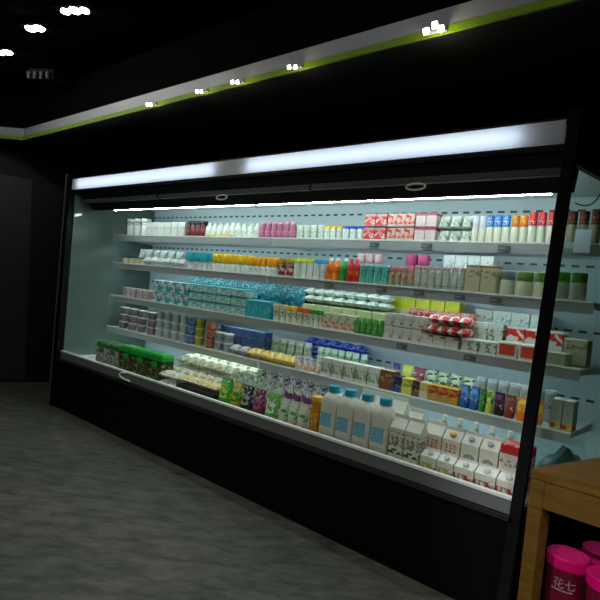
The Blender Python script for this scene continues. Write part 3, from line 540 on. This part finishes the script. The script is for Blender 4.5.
# ------------------------------------------------------------------ room
def struct(name, bm, mt): return tag(link(name, bm, mt), kind='structure')
fm = bpy.data.materials.new('dark_stone_floor'); fm.use_nodes = True; nt = fm.node_tree; N = nt.nodes; L = nt.links; b = N['Principled BSDF']
tc = N.new('ShaderNodeTexCoord'); mp = N.new('ShaderNodeMapping'); mp.inputs['Scale'].default_value = (.9, 2.6, 1)
m0 = N.new('ShaderNodeMapping'); m0.inputs['Rotation'].default_value = (0, 0, -YAW); L.new(tc.outputs['Object'], m0.inputs[0]); L.new(m0.outputs[0], mp.inputs[0])
n1 = N.new('ShaderNodeTexNoise'); n1.inputs['Scale'].default_value = 6; n1.inputs['Detail'].default_value = 11; n1.inputs['Roughness'].default_value = .72; L.new(mp.outputs[0], n1.inputs['Vector'])
n2 = N.new('ShaderNodeTexNoise'); n2.inputs['Scale'].default_value = 1.1; n2.inputs['Detail'].default_value = 3; L.new(tc.outputs['Object'], n2.inputs['Vector'])
cr = N.new('ShaderNodeValToRGB'); cr.color_ramp.elements[0].position = .32; cr.color_ramp.elements[0].color = (.020, .026, .021, 1); cr.color_ramp.elements[1].position = .68; cr.color_ramp.elements[1].color = (.130, .128, .112, 1)
L.new(n1.outputs['Fac'], cr.inputs[0])
mx = N.new('ShaderNodeMix'); mx.data_type = 'RGBA'; mx.blend_type = 'MULTIPLY'; mx.inputs[0].default_value = .8; L.new(cr.outputs[0], mx.inputs[6])
c2 = N.new('ShaderNodeValToRGB'); c2.color_ramp.elements[0].position = .35; c2.color_ramp.elements[0].color = (.62, .72, .68, 1); c2.color_ramp.elements[1].position = .65; c2.color_ramp.elements[1].color = (1, .95, .9, 1)
L.new(n2.outputs['Fac'], c2.inputs[0]); L.new(c2.outputs[0], mx.inputs[7]); L.new(mx.outputs[2], b.inputs['Base Color'])
b.inputs['Roughness'].default_value = .62; b.inputs['Specular IOR Level'].default_value = .3
bm = bmesh.new(); bx(bm, -7.5, 3, -2.5, 4.0, -.1, 0); struct('floor', bm, fm)
wallm = M((.0035, .0035, .004), .6, spec=.2)
bm = bmesh.new(); bx(bm, -7.5, 3, 3.40, 3.5, 0, 3.0); struct('wall_back', bm, wallm)
# left wall, standing slightly askew
def xw(y): return -6.03+.30*(y-2.39)
bm = bmesh.new(); hexa(bm, [(xw(-2.5)-.1, -2.5, 0), (xw(-2.5), -2.5, 0), (xw(3.4), 3.4, 0), (xw(3.4)-.1, 3.4, 0), (xw(-2.5)-.1, -2.5, 3), (xw(-2.5), -2.5, 3), (xw(3.4), 3.4, 3), (xw(3.4)-.1, 3.4, 3)]); struct('wall_left', bm, wallm)
bm = bmesh.new(); hexa(bm, [(xw(1.2)+.001, 1.2, .02), (xw(1.2)+.03, 1.2, .02), (xw(2.52)+.03, 2.52, .02), (xw(2.52)+.001, 2.52, .02), (xw(1.2)+.001, 1.2, 2.2), (xw(1.2)+.03, 1.2, 2.2), (xw(2.40)+.03, 2.40, 2.2), (xw(2.40)+.001, 2.40, 2.2)]); struct('door_1', bm, M((.022, .023, .025), .5, spec=.2))
bm = bmesh.new(); bx(bm, -7.5, 3, -2.5, 3.5, 2.95, 3.05); struct('ceiling', bm, M((.0006, .0006, .0006), 1, spec=0))
# dropped soffit above the case: underside, grey upstand and green edge
YS, ZS, XC = 2.112, 2.5, -5.576
sof = M((.014, .014, .014), .35, spec=.3)
bm = bmesh.new(); bx(bm, XC, 3, YS+.012, 3.40, ZS, ZS+.03); 
def slab(bm, pts, z0, z1): loft(bm, [[(x, y, z0) for x, y in pts], [(x, y, z1) for x, y in pts]])
EX, EY = -6.62, 1.363                     # the edge turns obliquely towards the left wall
def leg(bm, o0, o1, z0, z1):
    nx, ny = .583, -.812
    slab(bm, [(XC-.0005+nx*o0, YS+ny*o0), (EX+nx*o0, EY+ny*o0), (EX+nx*o1, EY+ny*o1), (XC-.0005+nx*o1, YS+ny*o1)], z0, z1)
slab(bm, [(XC-.001, YS+.012), (XC-.001, 3.40), (-7.4, 3.40), (-7.4, EY+.012), (EX, EY+.012)], ZS, ZS+.03)
struct('trim_1', bm, sof)
grey = M((.24, .24, .25), .5); gren = M((.15, .24, .008), .6, spec=.2)
bm = bmesh.new(); bx(bm, XC+.012, 3, YS, YS+.011, ZS+.034, ZS+.112); leg(bm, -.011, 0, ZS+.034, ZS+.112); struct('trim_2', bm, grey)
bm = bmesh.new(); bx(bm, XC+.012, 3, YS-.002, YS+.011, ZS-.001, ZS+.033); leg(bm, -.011, .002, ZS-.001, ZS+.033); struct('trim_3', bm, gren)
bm = bmesh.new(); bx(bm, XC, 3, YS+.03, YS+.06, ZS+.113, 2.95); leg(bm, -.06, -.03, ZS+.113, 2.95); struct('trim_4', bm, M((.0008, .0008, .0008), .9, spec=.02))
# small spotlights along the green edge
SP = M((1, 1, 1), emit=(1, .97, .9), es=9, name='lit_lamp')
names = ['twin spotlight on green ceiling edge, farthest left', 'twin spotlight on green ceiling edge, second from left', 'twin spotlight on green ceiling edge, third from left', 'twin spotlight on green ceiling edge, fourth from left']
def spot(x, label, heads, size, w):
    t = tag(empty('spotlight', (x, YS, ZS)), label, 'spotlight')
    bm = bmesh.new(); bx(bm, -size*1.3, size*1.3, -.028, -.004, .004, .018); link('mount', bm, M((.3, .3, .3), .4), t)
    for hx, hz in heads:
        bm = bmesh.new(); q = [ring(size*.7, size*.7, 0, 12), ring(size, size, .02, 12)]
        loft(bm, q); mt_ = Matrix.Translation((hx, -.03, hz)) @ Matrix.Rotation(math.radians(112), 4, 'X'); bmesh.ops.transform(bm, matrix=mt_, verts=bm.verts); hh = link('lamp_head', bm, M((.35, .35, .35), .35), t, smooth=True)
        bm = bmesh.new(); loft(bm, [ring(size*1.1, size*1.1, .0205, 4), ring(size, size, .026, 4)]); bmesh.ops.transform(bm, matrix=mt_, verts=bm.verts); link('bulb', bm, SP, hh)
    ld = bpy.data.lights.new('spot_beam', 'SPOT'); ld.energy = w; ld.spot_size = 2.4; ld.spot_blend = 1; ld.color = (1, .96, .82); ld.shadow_soft_size = .02
    lo = bpy.data.objects.new('spot_beam', ld); C.objects.link(lo); lo.parent = t; lo.location = (0, -.09, -.03); lo.rotation_euler = (0, 0, 0)
    ld = bpy.data.lights.new('spot_spill', 'POINT'); ld.energy = w*.5; ld.color = (1, .93, .6); ld.shadow_soft_size = .02
    lo = bpy.data.objects.new('spot_spill', ld); C.objects.link(lo); lo.parent = t; lo.location = (.03, -.05, -.07)
for nm, x in zip(names, (-3.33, -2.775, -2.44, -1.985)): spot(x, nm, [(-.026, .010), (.020, .002)], .026, 1.2)
t0 = len(C.objects)
spot(-1.165, 'bright triple spotlight cluster on green ceiling edge, nearest the camera', [(-.035, .010), (.004, .028), (.036, .004)], .034, 2.5)
# soffit glow around each spotlight comes from an unseen point light added below it
# grille lights on the dark ceiling
GL = M((1, 1, 1), emit=(1, 1, .96), es=14, name='lit_lamp')
for (px, py, n, lab) in ((75, 10, 3, 'three-bulb ceiling downlight nearest the camera'), (35, 28, 2, 'two-bulb ceiling downlight, middle of three on dark ceiling'), (4, 52, 2, 'two-bulb ceiling downlight cut by left edge of the photo')):
    p = onZ(px, py, 2.90)
    t = tag(empty('ceiling_downlight', (p.x, p.y, 2.9)), lab, 'ceiling light', None)
    bm = bmesh.new(); bx(bm, -.05*n, .05*n, -.05, .05, 0.002, .049); link('housing', bm, M((.001, .001, .001), .9, spec=0), t)
    for k in range(n):
        bm = bmesh.new(); loft(bm, [ring(.075 if (n == 2 or k == 1) else .055, .075 if (n == 2 or k == 1) else .055, 0, 16, cx=(k-(n-1)/2)*.07), ring(.06, .06, -.012, 16, cx=(k-(n-1)/2)*.07)]); link('bulb', bm, GL, t, smooth=True)
    t.rotation_euler.z = math.radians(25)
    ld = bpy.data.lights.new('downlight_beam', 'POINT'); ld.energy = 9; ld.color = (1, .99, .93); ld.shadow_soft_size = .05
    lo = bpy.data.objects.new('downlight_beam', ld); C.objects.link(lo); lo.parent = t; lo.location = (0, 0, -.03)
# unlit track spots
p = onZ(48, 84, 2.86); t = tag(empty('ceiling_fixture', (p.x, p.y, 2.86)), 'dim dark fixture on the ceiling at far left', 'fixture'); t.rotation_euler.z = .5
bm = bmesh.new(); bx(bm, -.12, .12, -.10, .10, 0, .089); link('housing', bm, M((.003, .003, .003), .8, spec=.05), t)
for k in range(4):
    bm = bmesh.new(); loft(bm, [ring(.02, .02, -.01, 12, cx=-.09+.06*k, cy=-.13), ring(.03, .03, .05, 12, cx=-.09+.06*k, cy=-.13)]); link('nozzle', bm, M((.03, .03, .028), .6, spec=.1), t, smooth=True)
for (x, y, w) in ((-5.0, 1.5, 5), (-1.9, 1.0, 9), (-.2, 1.0, 7)):  # unseen point lights without fixtures, added to brighten the grey and green ceiling edge
    ld = bpy.data.lights.new('added_edge_fill', 'POINT'); ld.energy = w; ld.color = (.93, .97, 1); ld.shadow_soft_size = .05
    lo = bpy.data.objects.new('added_edge_fill', ld); C.objects.link(lo); lo.location = (x, y, 2.87)
# unseen area lights without fixtures, added to brighten the floor and the right side
for (x, y, w) in ((-3.4, -.2, 15), (-1.2, -.9, 12), (.5, .5, 24)):
    ld = bpy.data.lights.new('added_floor_fill', 'AREA'); ld.energy = w; ld.size = .35; ld.color = (1, .97, .9); ld.spread = 2.2
    lo = bpy.data.objects.new('added_floor_fill', ld); C.objects.link(lo); lo.location = (x, y, 2.93)

ld = bpy.data.lights.new('added_bucket_fill', 'SPOT'); ld.energy = 260; ld.spot_size = .35; ld.spot_blend = .8; ld.shadow_soft_size = .05  # unseen narrow light, added to brighten the pink lids under the table
lo = bpy.data.objects.new('added_bucket_fill', ld); C.objects.link(lo); lo.location = (-.25, -1.5, 2.9); lo.rotation_euler = (Vector((-.36, 2.4, .34))-Vector((-.25, -1.5, 2.9))).to_track_quat('-Z', 'Y').to_euler()
# ------------------------------------------------------------------ table, bag and buckets
wm = bpy.data.materials.new('light_wood'); wm.use_nodes = True; nt = wm.node_tree; N = nt.nodes; L = nt.links
tc = N.new('ShaderNodeTexCoord'); mp = N.new('ShaderNodeMapping'); mp.inputs['Scale'].default_value = (2, 14, 14); L.new(tc.outputs['Object'], mp.inputs[0])
nz = N.new('ShaderNodeTexNoise'); nz.inputs['Scale'].default_value = 3; nz.inputs['Detail'].default_value = 5; L.new(mp.outputs[0], nz.inputs[0])
cr = N.new('ShaderNodeValToRGB'); cr.color_ramp.elements[0].color = (.085, .038, .002, 1); cr.color_ramp.elements[1].color = (.15, .078, .005, 1); cr.color_ramp.elements[0].position = .3; cr.color_ramp.elements[1].position = .7
L.new(nz.outputs['Fac'], cr.inputs[0]); L.new(cr.outputs[0], N['Principled BSDF'].inputs['Base Color']); N['Principled BSDF'].inputs['Roughness'].default_value = .5
TX, TY = -.566, 2.066
tb = tag(empty('wooden_table', (TX, TY, 0)), 'light brown wooden table with thick square legs beside the display case', 'table')
SK = .285                                 # the table is skewed: its short sides run outwards towards the back
def tp(name, *a):
    o = box(name, *a, wm, tb, .002)
    for v in o.data.vertices: v.co.x += SK*v.co.y
    return o
tp('tabletop', 0, 1.3, 0, .72, .715, .75)
tp('apron', .0505, 1.2495, .003, .03, .615, .714); tp('apron', .0505, 1.2495, .69, .717, .615, .714)
tp('apron', .003, .03, .0585, .6615, .615, .714)
for lx in (.0, 1.25):
    for ly in (.001, .662): tp('leg', lx+.0015, lx+.05, ly, ly+.057, 0, .7145)
# grey blue bag slumped on the deck inside the right end
bm = bmesh.new(); rs = []
for i in range(11):
    q = i/10; y = 2.80+.38*q; hh = .17*(math.sin(PI*(.12+.8*q))**.6)*(1+.10*math.sin(q*15))
    xa = -.80+.10*q; xb = xr(ZR)-.02+FL*(y-D)/(YB-D); z0 = ZR-.048
    rs.append([(xa, y, z0), (xa+.02, y, z0+hh*.5), (xa+.07, y, z0+hh), (xb-.05, y, z0+hh*.95), (xb, y, z0+hh*.45), (xb, y, z0)])
loft(bm, rs)
tag(link('plastic_bag', bm, M((.06, .10, .11), .35), smooth=True), 'slate blue bag slumped at the right end of the bottom deck', 'bag')
# pink buckets with lids
def text_mesh(s, size):
    cu = bpy.data.curves.new('lettering', 'FONT'); cu.body = s; cu.size = size; cu.align_x = 'CENTER'; cu.extrude = .0008
    ob = bpy.data.objects.new('t', cu); C.objects.link(ob); dg = bpy.context.evaluated_depsgraph_get(); dg.update()
    me = bpy.data.meshes.new_from_object(ob.evaluated_get(dg)); bpy.data.objects.remove(ob); return me
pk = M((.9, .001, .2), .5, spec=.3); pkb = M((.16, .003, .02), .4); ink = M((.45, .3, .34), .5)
def bucket(x, y, label, rz):
    H, R = .365, .080
    t = tag(empty('plastic_bucket', (x, y, 0)), label, 'bucket', 'pink lidded buckets under the table')
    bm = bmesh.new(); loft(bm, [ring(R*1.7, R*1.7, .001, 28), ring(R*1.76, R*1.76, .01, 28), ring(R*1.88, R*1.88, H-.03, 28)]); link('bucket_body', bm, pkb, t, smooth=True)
    bm = bmesh.new(); loft(bm, [ring(R*1.96, R*1.96, H-.045, 28), ring(R*2, R*2, H-.04, 28), ring(R*2, R*2, H-.004, 28), ring(R*1.92, R*1.92, H, 28), ring(R*1.75, R*1.75, H-.001, 28)]); link('lid', bm, pk, t, smooth=True)
    for s, size, z in (('花七', .042, .252),):
        me = text_mesh(s, size); rr = R*.94
        for v in me.vertices:
            a = v.co.x/rr; rad = rr+.0012+v.co.z; zz = z+v.co.y
            v.co = Vector((math.sin(a)*rad, -math.cos(a)*rad, zz))
        me.materials.append(ink); o = bpy.data.objects.new('lettering', me); C.objects.link(o); o.parent = t
    bm = bmesh.new()
    for k, (a0, a1) in enumerate(((-.62, -.5), (-.46, -.12), (-.08, .1), (.14, .42))):
        for j in range(4):
            b0 = a0+(a1-a0)*j/4; b1 = a0+(a1-a0)*(j+1)/4; q0, q1 = R*.94+.0008, R*.94+.0018
            hexa(bm, [(math.sin(b0)*q0, -math.cos(b0)*q0, .238), (math.sin(b0)*q1, -math.cos(b0)*q1, .238), (math.sin(b1)*q1, -math.cos(b1)*q1, .238), (math.sin(b1)*q0, -math.cos(b1)*q0, .238), (math.sin(b0)*q0, -math.cos(b0)*q0, .243), (math.sin(b0)*q1, -math.cos(b0)*q1, .243), (math.sin(b1)*q1, -math.cos(b1)*q1, .243), (math.sin(b1)*q0, -math.cos(b1)*q0, .243)])
    link('small_print', bm, ink, t)
    t.rotation_euler.z = rz; return t
bucket(-.478, 2.40, 'pink lidded bucket with white lettering next to the table leg', .15)
bucket(-.318, 2.335, 'pink lidded bucket at right edge of the photo, nearest', .15)
bucket(-.385, 2.575, 'pink lidded bucket half hidden behind the front two', .3)

# ------------------------------------------------------------------ world and view
w = bpy.data.worlds.new('World'); sc.world = w; w.use_nodes = True
w.node_tree.nodes['Background'].inputs[0].default_value = (.9, 1, 1, 1); w.node_tree.nodes['Background'].inputs[1].default_value = .004
vs = sc.view_settings; vs.view_transform = 'Standard'; vs.look = 'None'; vs.exposure = 0; vs.gamma = 1; vs.use_curve_mapping = False
